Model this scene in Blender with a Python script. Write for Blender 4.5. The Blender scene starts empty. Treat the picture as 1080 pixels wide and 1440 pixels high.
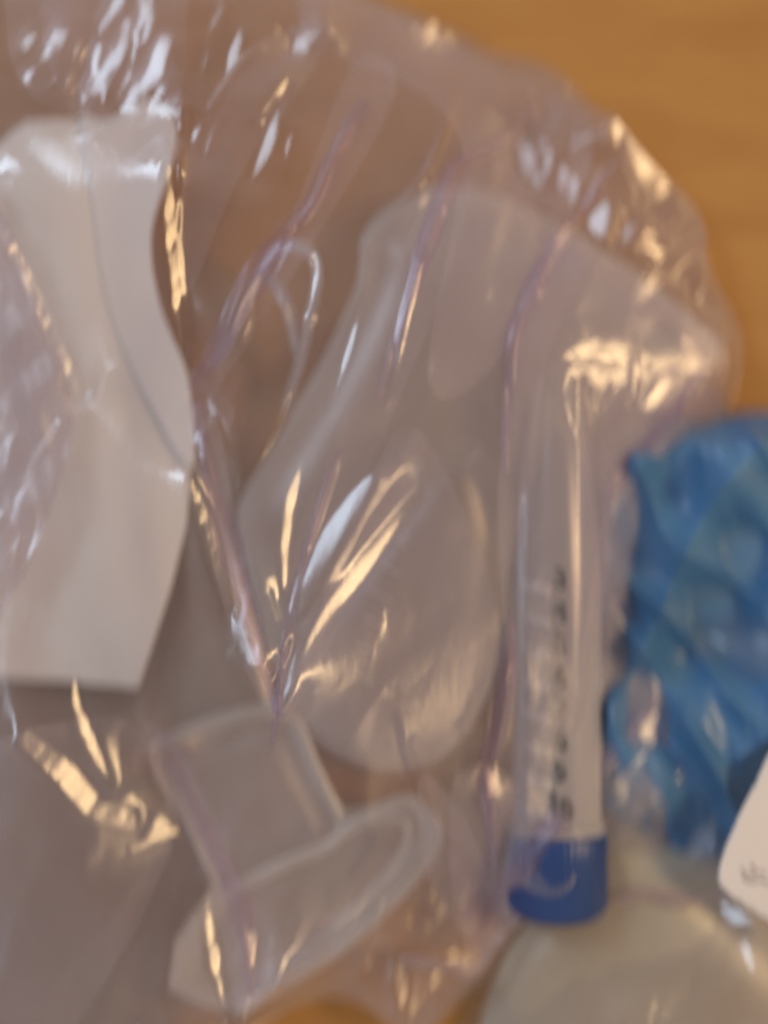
import bpy, math, random
import numpy as np
from mathutils import Vector
random.seed(7)
rng = np.random.default_rng(11)
sc = bpy.context.scene
col = sc.collection

# ---------------------------------------------------------------- camera
H = 0.26                      # camera height above the tabletop, metres
K = 5.48e-4                   # metres per photo pixel per metre of depth
cd = bpy.data.cameras.new('camera')
cam = bpy.data.objects.new('camera', cd)
cam.location = (0, 0, H)
cam.rotation_euler = (0, 0, 0)
cd.sensor_fit = 'VERTICAL'
cd.angle_y = 2 * math.atan(1440 * K / 2)
cd.clip_start = 0.005
cd.clip_end = 50
cd.dof.use_dof = True
cd.dof.focus_distance = 0.2235
cd.dof.aperture_fstop = 0.95
cd.dof.aperture_ratio = 2.2
cd.dof.aperture_blades = 0
col.objects.link(cam)
sc.camera = cam

# ---------------------------------------------------------------- room light
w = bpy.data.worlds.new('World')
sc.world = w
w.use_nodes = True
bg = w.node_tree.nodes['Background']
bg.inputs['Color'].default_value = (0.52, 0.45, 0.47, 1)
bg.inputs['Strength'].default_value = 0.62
# room background gradient added for fold contrast: paler mid height, dimmed overhead
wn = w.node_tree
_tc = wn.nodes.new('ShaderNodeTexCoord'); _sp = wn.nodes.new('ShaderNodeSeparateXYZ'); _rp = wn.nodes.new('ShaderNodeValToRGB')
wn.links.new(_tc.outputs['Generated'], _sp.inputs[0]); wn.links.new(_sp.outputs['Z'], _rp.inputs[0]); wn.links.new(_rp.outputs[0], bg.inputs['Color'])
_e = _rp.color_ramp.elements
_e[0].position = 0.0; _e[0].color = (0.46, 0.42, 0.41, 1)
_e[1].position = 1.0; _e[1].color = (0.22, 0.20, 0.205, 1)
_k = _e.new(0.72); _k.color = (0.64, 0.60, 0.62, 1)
sc.view_settings.view_transform = 'Standard'
sc.view_settings.look = 'None'
sc.view_settings.exposure = 0.27
sc.view_settings.gamma = 1.0
sc.cycles.transparent_max_bounces = 48
sc.cycles.max_bounces = 10
sc.cycles.sample_clamp_indirect = 4.0

WARM = Vector((0.58, 0.06, 0.56))     # ceiling lamp
COOL = Vector((-0.52, 0.40, 0.52))    # window
def lamp(name, pos, sx, sy, power, color, target=(0, 0, 0.02)):
    ld = bpy.data.lights.new(name, 'AREA')
    ld.shape = 'ELLIPSE' if 'lamp' in name else 'RECTANGLE'
    ld.size, ld.size_y = sx, sy
    ld.energy = power
    ld.color = color
    lo = bpy.data.objects.new(name, ld)
    lo.location = pos
    lo.rotation_euler = (Vector(target) - Vector(pos)).to_track_quat('-Z', 'Y').to_euler()
    col.objects.link(lo)
lamp('ceiling_lamp', WARM, 0.185, 0.185, 2.3, (1.0, 0.67, 0.33))
lamp('window_light', COOL, 0.25, 0.22, 1.7, (0.64, 0.81, 1.0))

# ---------------------------------------------------------------- helpers
def P(px, py, z):
    """photo pixel at height z -> world point"""
    return ((px - 540) * K * (H - z), (720 - py) * K * (H - z), z)
def PX(x, y, z):
    return 540 + x / (K * (H - z)), 720 - y / (K * (H - z))

def tag(o, label=None, cat=None, group=None, kind=None):
    if label: o['label'] = label
    if cat: o['category'] = cat
    if group: o['group'] = group
    if kind: o['kind'] = kind
    return o
def empty(name, loc=(0, 0, 0)):
    o = bpy.data.objects.new(name, None)
    o.location = loc
    o.empty_display_size = 0.01
    col.objects.link(o)
    return o
def link(name, verts, faces, mat, parent=None, smooth=True, loc=None):
    me = bpy.data.meshes.new(name)
    v = np.asarray(verts, dtype=np.float64).reshape(-1, 3)
    if loc is not None:
        v = v - np.array(loc)
    if isinstance(faces, np.ndarray):
        n, k = faces.shape
        me.vertices.add(len(v)); me.vertices.foreach_set('co', v.ravel())
        me.loops.add(n * k); me.loops.foreach_set('vertex_index', faces.ravel().astype(np.int32))
        me.polygons.add(n)
        me.polygons.foreach_set('loop_start', np.arange(0, n * k, k, dtype=np.int32))
        me.polygons.foreach_set('loop_total', np.full(n, k, dtype=np.int32))
        me.update(calc_edges=True); me.validate()
    else:
        me.from_pydata([tuple(p) for p in v], [], faces)
        me.update()
    if smooth:
        me.polygons.foreach_set('use_smooth', np.ones(len(me.polygons), dtype=bool))
    me.materials.append(mat)
    o = bpy.data.objects.new(name, me)
    if parent is not None:
        o.parent = parent
        v2 = Vector(parent.location)
        o.location = (Vector(loc) if loc is not None else Vector((0, 0, 0))) - v2
    elif loc is not None:
        o.location = loc
    col.objects.link(o)
    return o

def smooth_poly(pts, n=10, closed=True):
    pts = np.array(pts, float)
    out = []
    N = len(pts)
    rngi = range(N) if closed else range(N - 1)
    for i in rngi:
        if closed:
            p0, p1, p2, p3 = pts[(i - 1) % N], pts[i], pts[(i + 1) % N], pts[(i + 2) % N]
        else:
            p0, p1, p2, p3 = pts[max(i - 1, 0)], pts[i], pts[i + 1], pts[min(i + 2, N - 1)]
        for k in range(n):
            t = k / n
            out.append(0.5 * ((2 * p1) + (-p0 + p2) * t + (2 * p0 - 5 * p1 + 4 * p2 - p3) * t * t + (-p0 + 3 * p1 - 3 * p2 + p3) * t ** 3))
    if not closed: out.append(pts[-1])
    return np.array(out)

def seg_dist(X, Y, pts, closed=False):
    """distance to a polyline, parameter (0..1) along it, nearest point"""
    pts = np.asarray(pts, float)
    A = pts if closed else pts[:-1]
    B = np.roll(pts, -1, 0) if closed else pts[1:]
    L = np.hypot(*(B - A).T)
    cum = np.concatenate([[0], np.cumsum(L)])
    best = np.full(X.shape, 1e18); T = np.zeros(X.shape); NX = np.zeros(X.shape); NY = np.zeros(X.shape)
    for i in range(len(A)):
        ax, ay = A[i]; dx, dy = B[i] - A[i]
        l2 = max(dx * dx + dy * dy, 1e-12)
        t = np.clip(((X - ax) * dx + (Y - ay) * dy) / l2, 0, 1)
        qx = ax + t * dx; qy = ay + t * dy
        d = (X - qx) ** 2 + (Y - qy) ** 2
        m = d < best
        best[m] = d[m]; T[m] = ((cum[i] + t * L[i]) / cum[-1])[m]; NX[m] = qx[m]; NY[m] = qy[m]
    return np.sqrt(best), T, NX, NY
def inside(X, Y, poly):
    r = np.zeros(X.shape, bool)
    n = len(poly)
    for i in range(n):
        x1, y1 = poly[i]; x2, y2 = poly[(i + 1) % n]
        if y1 == y2: continue
        c = ((y1 > Y) != (y2 > Y)) & (X < (x2 - x1) * (Y - y1) / (y2 - y1) + x1)
        r ^= c
    return r

def fnoise(shape, lx, ly, ang, seed, power=1.0):
    """smooth directional noise, unit deviation; lx, ly correlation lengths in cells"""
    r = np.random.default_rng(seed)
    n = r.standard_normal(shape)
    fy = np.fft.fftfreq(shape[0])[:, None]; fx = np.fft.rfftfreq(shape[1])[None, :]
    c, s = math.cos(ang), math.sin(ang)
    u = fx * c + fy * s; v = -fx * s + fy * c
    F = np.exp(-((u * lx) ** 2 + (v * ly) ** 2) * 9.0 * power)
    o = np.fft.irfft2(np.fft.rfft2(n) * F, s=shape)
    return (o - o.mean()) / (o.std() + 1e-12)

def bil(a, x, y, x0_, y0_, w_, h_):
    n, m_ = a.shape
    i = np.clip((x - x0_) / w_ * (m_ - 1), 0, m_ - 1.001); j = np.clip((y - y0_) / h_ * (n - 1), 0, n - 1.001)
    i0 = i.astype(int); j0 = j.astype(int); fi = i - i0; fj = j - j0
    return a[j0, i0] * (1 - fi) * (1 - fj) + a[j0, i0 + 1] * fi * (1 - fj) + a[j0 + 1, i0] * (1 - fi) * fj + a[j0 + 1, i0 + 1] * fi * fj

def clip_grid(poly, step, pad=1.0):
    """grid in pixel space clipped to a polygon, rim vertices snapped on to it"""
    poly = np.asarray(poly, float)
    x0, y0 = poly.min(0) - step; x1, y1 = poly.max(0) + step
    xs = np.arange(x0, x1 + step, step); ys = np.arange(y0, y1 + step, step)
    X, Y = np.meshgrid(xs, ys)
    ins = inside(X, Y, poly)
    q = ins[:-1, :-1] & ins[1:, :-1] & ins[:-1, 1:] & ins[1:, 1:]
    anyq = ins[:-1, :-1].astype(int) + ins[1:, :-1] + ins[:-1, 1:] + ins[1:, 1:]
    q = anyq >= 2
    idx = np.arange(X.size).reshape(X.shape)
    f = np.stack([idx[:-1, :-1][q], idx[1:, :-1][q], idx[1:, 1:][q], idx[:-1, 1:][q]], 1)
    used = np.zeros(X.size, bool); used[f.ravel()] = True
    xf = X.ravel().copy(); yf = Y.ravel().copy()
    out = used & ~ins.ravel()
    if out.any():
        d, t, nx, ny = seg_dist(xf[out], yf[out], poly, True)
        xf[out] = nx; yf[out] = ny
    # rim cells: inside vertices touching unused cells also snap when very near
    remap = np.full(X.size, -1); remap[used] = np.arange(used.sum())
    return xf[used], yf[used], remap[f], X.shape

def bpx(dist_fn, *a): pass

def sheet(name, poly, zfn, mat, parent=None, step=5.0, thick=0.0, smooth_n=8, loc=None, smooth=True):
    """a curved sheet with the outline given; zfn(px, py, d) -> height; d = distance to the rim in pixels"""
    pp = smooth_poly(poly, smooth_n) if smooth_n else np.array(poly, float)
    x, y, f, shp = clip_grid(pp, step)
    d, _, _, _ = seg_dist(x, y, pp, True)
    z = zfn(x, y, d)
    v = np.stack([(x - 540) * K * (H - z), (720 - y) * K * (H - z), z], 1)
    f = f[:, ::-1] if False else f
    if loc is None and parent is None:
        loc = (float(v[:, 0].mean()), float(v[:, 1].mean()), float(z.min()))
    o = link(name, v, f, mat, parent, smooth, loc)
    if thick > 0:
        m = o.modifiers.new('thickness', 'SOLIDIFY'); m.thickness = thick; m.offset = 1
    return o

def sweep(name, pts, rad, mat, parent=None, seg=10, loc=None, flat=1.0):
    """round (or flattened) bar along world points"""
    pts = np.array(pts, float); n = len(pts)
    rad = np.broadcast_to(np.array(rad, float), (n,))
    tan = np.gradient(pts, axis=0); tan /= np.linalg.norm(tan, axis=1)[:, None] + 1e-12
    up = np.array([0, 0, 1.0]); V = []
    for i in range(n):
        s = np.cross(tan[i], up); s /= np.linalg.norm(s) + 1e-12
        u = np.cross(s, tan[i])
        for k in range(seg):
            a = 2 * math.pi * k / seg
            V.append(pts[i] + rad[i] * (math.cos(a) * s + flat * math.sin(a) * u))
    F = []
    for i in range(n - 1):
        for k in range(seg):
            F.append((i * seg + k, i * seg + (k + 1) % seg, (i + 1) * seg + (k + 1) % seg, (i + 1) * seg + k))
    F.append(tuple(range(seg))[::-1]); F.append(tuple(range((n - 1) * seg, n * seg)))
    return link(name, V, F, mat, parent, True, loc)

# ---------------------------------------------------------------- materials
def mat(name):
    m = bpy.data.materials.new(name); m.use_nodes = True
    nt = m.node_tree; nt.nodes.clear()
    out = nt.nodes.new('ShaderNodeOutputMaterial')
    return m, nt, out
def N(nt, t, **kw):
    n = nt.nodes.new(t)
    for k, v in kw.items():
        if k in n.inputs: n.inputs[k].default_value = v
        else: setattr(n, k, v)
    return n
def math_node(nt, op, a, b=None):
    n = nt.nodes.new('ShaderNodeMath'); n.operation = op
    for i, s in enumerate((a, b)):
        if s is None: continue
        if isinstance(s, (int, float)): n.inputs[i].default_value = s
        else: nt.links.new(s, n.inputs[i])
    return n.outputs[0]

def film_mat(name, tint, haze_col, haze, rough, f0=0.07, haze_var=0.5, bump=0.25, bscale=900, stretch=(1, 1, 1), translucent=0.5, edge=0.8, aniso=0.0):
    """thin clear plastic: transparent with a milky part and a gloss that grows towards glancing angles"""
    m, nt, out = mat(name)
    L = nt.links.new
    tc = N(nt, 'ShaderNodeTexCoord')
    mp = N(nt, 'ShaderNodeMapping'); mp.inputs['Scale'].default_value = stretch
    mp.inputs['Rotation'].default_value = (0, 0, math.radians(24))
    L(tc.outputs['Object'], mp.inputs['Vector'])
    n1 = N(nt, 'ShaderNodeTexNoise', Scale=bscale, Detail=3.0, Roughness=0.55)
    L(mp.outputs[0], n1.inputs['Vector'])
    bp = N(nt, 'ShaderNodeBump', Strength=bump, Distance=0.0002)
    L(n1.outputs['Fac'], bp.inputs['Height'])
    n2 = N(nt, 'ShaderNodeTexNoise', Scale=28.0, Detail=4.0, Roughness=0.6)
    L(mp.outputs[0], n2.inputs['Vector'])
    lw = N(nt, 'ShaderNodeLayerWeight', Blend=0.5)
    L(bp.outputs[0], lw.inputs['Normal'])
    fac5 = math_node(nt, 'POWER', lw.outputs['Facing'], 3.0)
    fr = math_node(nt, 'MULTIPLY', fac5, edge)
    fr = math_node(nt, 'ADD', fr, f0)
    fr = math_node(nt, 'MINIMUM', fr, 1.0)
    tr = N(nt, 'ShaderNodeBsdfTransparent', Color=(*tint, 1))
    df = N(nt, 'ShaderNodeBsdfDiffuse', Color=(*haze_col, 1))
    tl = N(nt, 'ShaderNodeBsdfTranslucent', Color=(*haze_col, 1))
    L(bp.outputs[0], df.inputs['Normal'])
    mx = N(nt, 'ShaderNodeMixShader'); mx.inputs[0].default_value = translucent
    L(df.outputs[0], mx.inputs[1]); L(tl.outputs[0], mx.inputs[2])
    hz = math_node(nt, 'SUBTRACT', n2.outputs['Fac'], 0.5)
    hz = math_node(nt, 'MULTIPLY', hz, haze * haze_var * 3)
    hz = math_node(nt, 'ADD', hz, haze)
    # a slanted film is seen through more of its own thickness
    hz2 = math_node(nt, 'MULTIPLY', math_node(nt, 'POWER', lw.outputs['Facing'], 1.6), haze * 2.5)
    hz = math_node(nt, 'ADD', hz, hz2)
    hz = math_node(nt, 'MAXIMUM', hz, 0.0); hz = math_node(nt, 'MINIMUM', hz, 0.97)
    m1 = N(nt, 'ShaderNodeMixShader')
    L(hz, m1.inputs[0]); L(tr.outputs[0], m1.inputs[1]); L(mx.outputs[0], m1.inputs[2])
    gl = N(nt, 'ShaderNodeBsdfAnisotropic', Roughness=rough); gl.inputs['Color'].default_value = (1, 1, 1, 1)
    if aniso:
        # drawn film: fine parallel scratches smear its reflections one way
        gl.inputs['Anisotropy'].default_value = aniso
        tv = N(nt, 'ShaderNodeCombineXYZ'); tv.inputs[0].default_value = 0.9; tv.inputs[1].default_value = -0.42
        L(tv.outputs[0], gl.inputs['Tangent'])
    L(bp.outputs[0], gl.inputs['Normal'])
    m2 = N(nt, 'ShaderNodeMixShader')
    L(fr, m2.inputs[0]); L(m1.outputs[0], m2.inputs[1]); L(gl.outputs[0], m2.inputs[2])
    L(m2.outputs[0], out.inputs['Surface'])
    return m

def solid_mat(name, c1, c2, scale=60, rough=0.5, spec=0.4, bump=0.2, bscale=400, trans=0.0, stretch=(1, 1, 1), sss=0.0):
    m, nt, out = mat(name)
    L = nt.links.new
    tc = N(nt, 'ShaderNodeTexCoord')
    mp = N(nt, 'ShaderNodeMapping'); mp.inputs['Scale'].default_value = stretch
    L(tc.outputs['Object'], mp.inputs['Vector'])
    n1 = N(nt, 'ShaderNodeTexNoise', Scale=scale, Detail=5.0, Roughness=0.6)
    L(mp.outputs[0], n1.inputs['Vector'])
    rp = N(nt, 'ShaderNodeValToRGB')
    rp.color_ramp.elements[0].position = 0.3; rp.color_ramp.elements[0].color = (*c1, 1)
    rp.color_ramp.elements[1].position = 0.7; rp.color_ramp.elements[1].color = (*c2, 1)
    L(n1.outputs['Fac'], rp.inputs[0])
    n2 = N(nt, 'ShaderNodeTexNoise', Scale=bscale, Detail=4.0)
    L(mp.outputs[0], n2.inputs['Vector'])
    bp = N(nt, 'ShaderNodeBump', Strength=bump, Distance=0.0003)
    L(n2.outputs['Fac'], bp.inputs['Height'])
    b = N(nt, 'ShaderNodeBsdfPrincipled', Roughness=rough)
    b.inputs['Specular IOR Level'].default_value = spec
    L(rp.outputs[0], b.inputs['Base Color']); L(bp.outputs[0], b.inputs['Normal'])
    if trans > 0:
        t = N(nt, 'ShaderNodeBsdfTranslucent'); L(rp.outputs[0], t.inputs['Color'])
        mx = N(nt, 'ShaderNodeMixShader'); mx.inputs[0].default_value = trans
        L(b.outputs[0], mx.inputs[1]); L(t.outputs[0], mx.inputs[2])
        L(mx.outputs[0], out.inputs['Surface'])
    else:
        L(b.outputs[0], out.inputs['Surface'])
    return m

def wood_mat():
    m, nt, out = mat('oiled_wood')
    L = nt.links.new
    tc = N(nt, 'ShaderNodeTexCoord')
    mp = N(nt, 'ShaderNodeMapping'); mp.inputs['Scale'].default_value = (5, 42, 1)
    mp.inputs['Rotation'].default_value = (0, 0, math.radians(-6))
    L(tc.outputs['Object'], mp.inputs['Vector'])
    n1 = N(nt, 'ShaderNodeTexNoise', Scale=1.6, Detail=7.0, Roughness=0.62, Distortion=0.6)
    L(mp.outputs[0], n1.inputs['Vector'])
    mp2 = N(nt, 'ShaderNodeMapping'); mp2.inputs['Scale'].default_value = (40, 420, 1)
    L(tc.outputs['Object'], mp2.inputs['Vector'])
    n2 = N(nt, 'ShaderNodeTexNoise', Scale=1.5, Detail=4.0, Roughness=0.6)
    L(mp2.outputs[0], n2.inputs['Vector'])
    mixv = math_node(nt, 'MULTIPLY', n2.outputs['Fac'], 0.35)
    mixv = math_node(nt, 'ADD', math_node(nt, 'MULTIPLY', n1.outputs['Fac'], 0.65), mixv)
    rp = N(nt, 'ShaderNodeValToRGB')
    e = rp.color_ramp.elements
    e[0].position = 0.36; e[0].color = (0.38, 0.178, 0.046, 1)
    e[1].position = 0.64; e[1].color = (0.50, 0.262, 0.078, 1)
    k = e.new(0.5); k.color = (0.445, 0.218, 0.058, 1)
    L(mixv, rp.inputs[0])
    bp = N(nt, 'ShaderNodeBump', Strength=0.25, Distance=0.0002)
    L(n2.outputs['Fac'], bp.inputs['Height'])
    b = N(nt, 'ShaderNodeBsdfPrincipled', Roughness=0.55)
    b.inputs['Specular IOR Level'].default_value = 0.3
    L(rp.outputs[0], b.inputs['Base Color']); L(bp.outputs[0], b.inputs['Normal'])
    L(b.outputs[0], out.inputs['Surface'])
    return m

M = {}
M['wood'] = wood_mat()
M['film'] = film_mat('clear_bag_film', (0.98, 0.965, 0.97), (0.80, 0.71, 0.69), 0.085, 0.23, haze_var=0.8, aniso=0.65, f0=0.085, bump=0.14, bscale=700, stretch=(1, 0.25, 1), edge=1.1, translucent=0.25)
M['film_back'] = film_mat('clear_bag_back_film', (0.96, 0.94, 0.94), (0.68, 0.60, 0.57), 0.06, 0.2, f0=0.06, bump=0.2, edge=0.9)
M['film2'] = film_mat('second_bag_film', (0.97, 0.97, 0.97), (0.62, 0.60, 0.60), 0.10, 0.12, f0=0.08, bump=0.2)
M['frost'] = film_mat('frosted_plastic', (0.94, 0.92, 0.91), (0.80, 0.75, 0.71), 0.30, 0.32, f0=0.05, bump=0.1, haze_var=0.2, edge=0.5, translucent=0.25)
M['frost_soft'] = film_mat('soft_frosted_plastic', (0.95, 0.92, 0.91), (0.74, 0.66, 0.60), 0.22, 0.3, f0=0.05, bump=0.1, haze_var=0.25)
M['rim'] = film_mat('thick_plastic_rim', (0.9, 0.87, 0.84), (0.84, 0.80, 0.75), 0.45, 0.22, f0=0.06, bump=0.1)
M['tube'] = film_mat('clear_tube_plastic', (0.94, 0.93, 0.93), (0.80, 0.76, 0.74), 0.38, 0.25, f0=0.06, bump=0.05, haze_var=0.2, edge=0.7)
M['paper'] = solid_mat('cream_paper', (0.84, 0.78, 0.72), (0.88, 0.83, 0.78), 25, 0.6, 0.3, 0.15, 300, trans=0.2)
M['paper_window_lit'] = solid_mat('window_tinted_paper', (0.84, 0.80, 0.78), (0.88, 0.84, 0.83), 25, 0.5, 0.4, 0.15, 300, trans=0.2)  # same paper as the front panel, cool window light put into its colour
M['card'] = solid_mat('white_card', (0.74, 0.68, 0.63), (0.80, 0.74, 0.69), 25, 0.6, 0.3, 0.1, 300)
M['blue'] = solid_mat('blue_crumpled_cloth', (0.050, 0.150, 0.31), (0.092, 0.235, 0.43), 45, 0.36, 0.6, 0.15, 300)
M['cap'] = solid_mat('blue_cap_plastic', (0.018, 0.050, 0.17), (0.028, 0.072, 0.23), 40, 0.35, 0.5, 0.05, 300)
M['ink'] = solid_mat('dark_printed_ink', (0.015, 0.015, 0.015), (0.03, 0.03, 0.03), 40, 0.6, 0.3, 0.0)
M['worn_ink'] = solid_mat('worn_printed_ink', (0.09, 0.085, 0.085), (0.20, 0.19, 0.19), 400, 0.6, 0.3, 0.0)
M['white_ink'] = solid_mat('white_printed_ink', (0.50, 0.46, 0.44), (0.56, 0.52, 0.50), 40, 0.6, 0.3, 0.0)
M['pen'] = solid_mat('faint_pen_ink', (0.30, 0.24, 0.25), (0.36, 0.30, 0.30), 40, 0.6, 0.3, 0.0)
M['pale'] = film_mat('pale_milky_plastic', (0.86, 0.84, 0.76), (0.80, 0.76, 0.64), 0.70, 0.3, f0=0.05, bump=0.1, haze_var=0.35)

# ---------------------------------------------------------------- setting
def bump_z(v): return v
tb = link('tabletop', [(-1.1, -0.8, 0), (1.1, -0.8, 0), (1.1, 0.8, 0), (-1.1, 0.8, 0), (-1.1, -0.8, -0.03), (1.1, -0.8, -0.03), (1.1, 0.8, -0.03), (-1.1, 0.8, -0.03)],
          [(0, 1, 2, 3), (7, 6, 5, 4), (0, 4, 5, 1), (1, 5, 6, 2), (2, 6, 7, 3), (3, 7, 4, 0)], M['wood'], smooth=False)
tag(tb, 'warm brown wooden tabletop with fine sideways grain', None, kind='structure')

# ---------------------------------------------------------------- big clear bag
OUT = smooth_poly([(330, -150), (470, -60), (540, -5), (640, 40), (700, 72), (775, 93), (850, 165), (905, 226), (985, 302), (1000, 372), (1042, 460),
                   (1046, 505), (1034, 565), (1000, 625), (950, 680), (912, 732), (906, 800), (930, 885), (972, 975), (1020, 1050), (1030, 1110), (1005, 1180), (1030, 1225), (1100, 1240), (1110, 1256),
                   (1010, 1268), (900, 1270), (770, 1278), (730, 1320), (692, 1372), (655, 1405), (605, 1442), (560, 1446), (500, 1405), (430, 1402), (345, 1450), (240, 1520), (60, 1570), (-150, 1580),
                   (-190, 1000), (-190, 300), (-150, -150)], 6)

def stroke_list():
    # (lamp, strength, width in px, taper, points)
    W, C = 'w', 'c'
    return [
     (W, 1.0, 20, 1, [(426, 648), (410, 700), (402, 765), (400, 840)]),
     (W, 1.0, 18, 1, [(590, 690), (545, 755), (490, 825), (445, 885), (420, 935)]),
     (W, 1.0, 22, .3, [(238, 235), (237, 320), (243, 400), (245, 440)]),
     (W, .8, 12, .6, [(246, 430), (250, 470), (252, 500)]),
     (W, .9, 26, .5, [(268, 680), (288, 735), (305, 790), (322, 850)]),
     (W, .9, 26, .4, [(2, 300), (35, 375), (62, 450), (80, 500), (98, 545)]),
     (W, 1.0, 18, .8, [(100, 935), (103, 990), (125, 1050), (152, 1110)]),
     (W, .8, 34, .3, [(42, 1040), (90, 1088), (130, 1140), (175, 1160)]),
     (W, 1.0, 17, .7, [(290, 1235), (300, 1300), (328, 1385)]),
     (W, 1.0, 30, .3, [(860, 198), (893, 236), (924, 274)]),
     (W, 1.0, 18, .7, [(980, 345), (940, 372), (902, 415)]),
     (W, .6, 9, .4, [(803, 500), (845, 488), (893, 497)]),
     (W, 1.0, 25, .3, [(912, 568), (925, 548), (945, 532)]),
     (W, .9, 26, .3, [(590, 44), (628, 60)]),
     (W, .9, 16, .6, [(368, 160), (388, 138), (405, 115)]),
     (W, .9, 8, .8, [(338, 480), (350, 450), (354, 432)]),
     (W, .8, 20, .5, [(690, 1080), (694, 1120)]),
     (W, .6, 18, .6, [(655, 660), (672, 635)]),
     (W, .6, 10, .8, [(805, 520), (798, 560), (810, 610)]),
     (W, .8, 20, .3, [(632, 1348), (665, 1360)]),
     (W, .8, 12, .6, [(260, 150), (262, 185)]),
     (W, 1.0, 12, .5, [(800, 310), (785, 345)]),
     (C, 1.0, 9, 1, [(588, 372), (566, 455), (543, 562)]),
     (C, 1.0, 13, 1, [(508, 425), (482, 520), (462, 578)]),
     (C, .8, 36, .6, [(520, 672), (474, 740), (440, 805), (418, 860)]),
     (C, .9, 16, .7, [(420, 905), (408, 950), (398, 990)]),
     (C, 1.0, 28, .4, [(738, 185), (760, 232)]), (C, 1.0, 18, .4, [(778, 205), (768, 240)]), (C, .8, 14, .6, [(790, 120), (765, 160)]),
     (C, 1.0, 34, .3, [(795, 240), (812, 262)]),
     (C, 1.0, 38, .3, [(838, 280), (848, 310)]),
     (C, 1.0, 20, .3, [(880, 330), (892, 315)]),
     (C, .7, 26, .5, [(860, 225), (835, 260)]),
     (C, 1.0, 26, .6, [(410, 62), (455, 45)]),
     (C, .7, 24, .7, [(392, 150), (378, 195), (352, 245)]),
     (C, .9, 14, .8, [(190, 20), (160, 80), (140, 110)]),
     (C, .8, 12, .8, [(225, 60), (205, 110)]),
     (C, .8, 15, .8, [(320, 10), (290, 45)]),
     (C, 1.0, 12, .5, [(365, 385), (385, 352), (410, 342), (438, 352), (445, 380), (434, 440)]),
     (C, .7, 34, .5, [(290, 590), (318, 690), (345, 800), (366, 925)]),
     (C, .7, 30, .5, [(212, 1075), (262, 1170), (315, 1255), (340, 1320), (345, 1395)]),
     (C, .8, 26, .5, [(375, 1310), (385, 1350)]),
     (C, .8, 18, .4, [(590, 1295), (592, 1315)]),
     (C, .7, 34, .6, [(1005, 1110), (985, 1170), (960, 1215)]),
     (W, 1.0, 14, .5, [(560, 1355), (566, 1385), (562, 1412)]),
     (W, 1.0, 15, .5, [(600, 1362), (588, 1390), (574, 1412)]),
     (C, 1.0, 22, .4, [(535, 1350), (545, 1375)]),
     (C, .6, 30, .5, [(275, 560), (272, 620)]),
    ]
def extra_strokes():
    r = random.Random(5); o = []
    def add(n, x0, x1, y0, y1, a0, a1, l0, l1, w0, w1, pc):
        for _ in range(n):
            cx, cy = r.uniform(x0, x1), r.uniform(y0, y1); a = math.radians(r.uniform(a0, a1)); l = r.uniform(l0, l1) / 2
            dx, dy = math.cos(a) * l, math.sin(a) * l; bnd = r.uniform(-4, 4)
            o.append(('c' if r.random() < pc else 'w', r.uniform(.6, 1), r.uniform(w0, w1), .8, [(cx + dx, cy - dy), (cx + bnd, cy + bnd), (cx - dx, cy + dy)]))
    add(22, 50, 240, -10, 135, 48, 70, 35, 90, 4, 9, .8)
    add(9, 740, 900, 170, 330, 45, 68, 20, 50, 6, 13, .85)
    add(6, 880, 975, 220, 400, 45, 66, 20, 55, 4, 9, .2)
    add(15, 520, 690, 1250, 1420, 50, 85, 20, 60, 5, 11, .45)
    add(6, 800, 1000, 1050, 1240, 35, 60, 30, 90, 4, 8, .7)
    add(5, 0, 90, 560, 780, 60, 80, 40, 100, 6, 12, .8)
    add(4, 270, 420, 60, 300, 60, 75, 40, 90, 8, 18, .8)
    return o
CREASES = [  # narrow raised pleats of the film: (height m, half width px, points)
    (0.0022, 9, [(775, 95), (725, 150), (655, 205), (625, 270), (590, 370), (560, 470), (535, 560)]),
    (0.0022, 9, [(905, 180), (852, 245), (795, 325), (750, 410), (722, 480), (718, 560), (716, 660)]),
    (0.0018, 8, [(515, 120), (480, 190), (440, 280), (400, 330), (345, 410), (300, 500), (265, 545)]),
    (0.0016, 7, [(478, 630), (440, 745), (412, 850), (392, 990), (380, 1060)]),
    (0.0018, 8, [(440, 430), (415, 520), (385, 600), (330, 700)]),
    (0.0022, 9, [(720, 900), (712, 1000), (690, 1120), (700, 1230), (668, 1340)]),
    (0.0020, 8, [(850, 1130), (800, 1180), (745, 1240), (700, 1330)]),
    (0.0016, 8, [(1020, 500), (950, 610), (880, 700), (855, 780)]),
    (0.0020, 9, [(270, 560), (300, 690), (340, 820), (372, 930), (400, 1010)]),
    (0.0020, 9, [(200, 1050), (260, 1160), (325, 1270), (352, 1410)]),
    (0.0016, 7, [(60, 740), (40, 660), (75, 600), (95, 560)]),
    (0.0018, 8, [(960, 1000), (900, 1060), (850, 1130)]),
    (0.0018, 8, [(250, 120), (255, 220), (248, 330), (262, 470), (272, 560)]),
    (0.0016, 7, [(560, 1000), (590, 1120), (640, 1220), (690, 1300)]),
    (0.0016, 7, [(420, 20), (350, 60), (290, 150), (270, 230)]),
    (0.0014, 7, [(700, 75), (640, 130), (600, 230), (520, 330)]),
]

step = 0.00037
xs = np.arange(-0.103, 0.090, step); ys = np.arange(-0.130, 0.124, step)
GX, GY = np.meshgrid(xs, ys)
shape = GX.shape
px0, py0 = PX(GX, GY, 0.028)
pxb, pyb = PX(GX, GY, 0.003)
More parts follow.
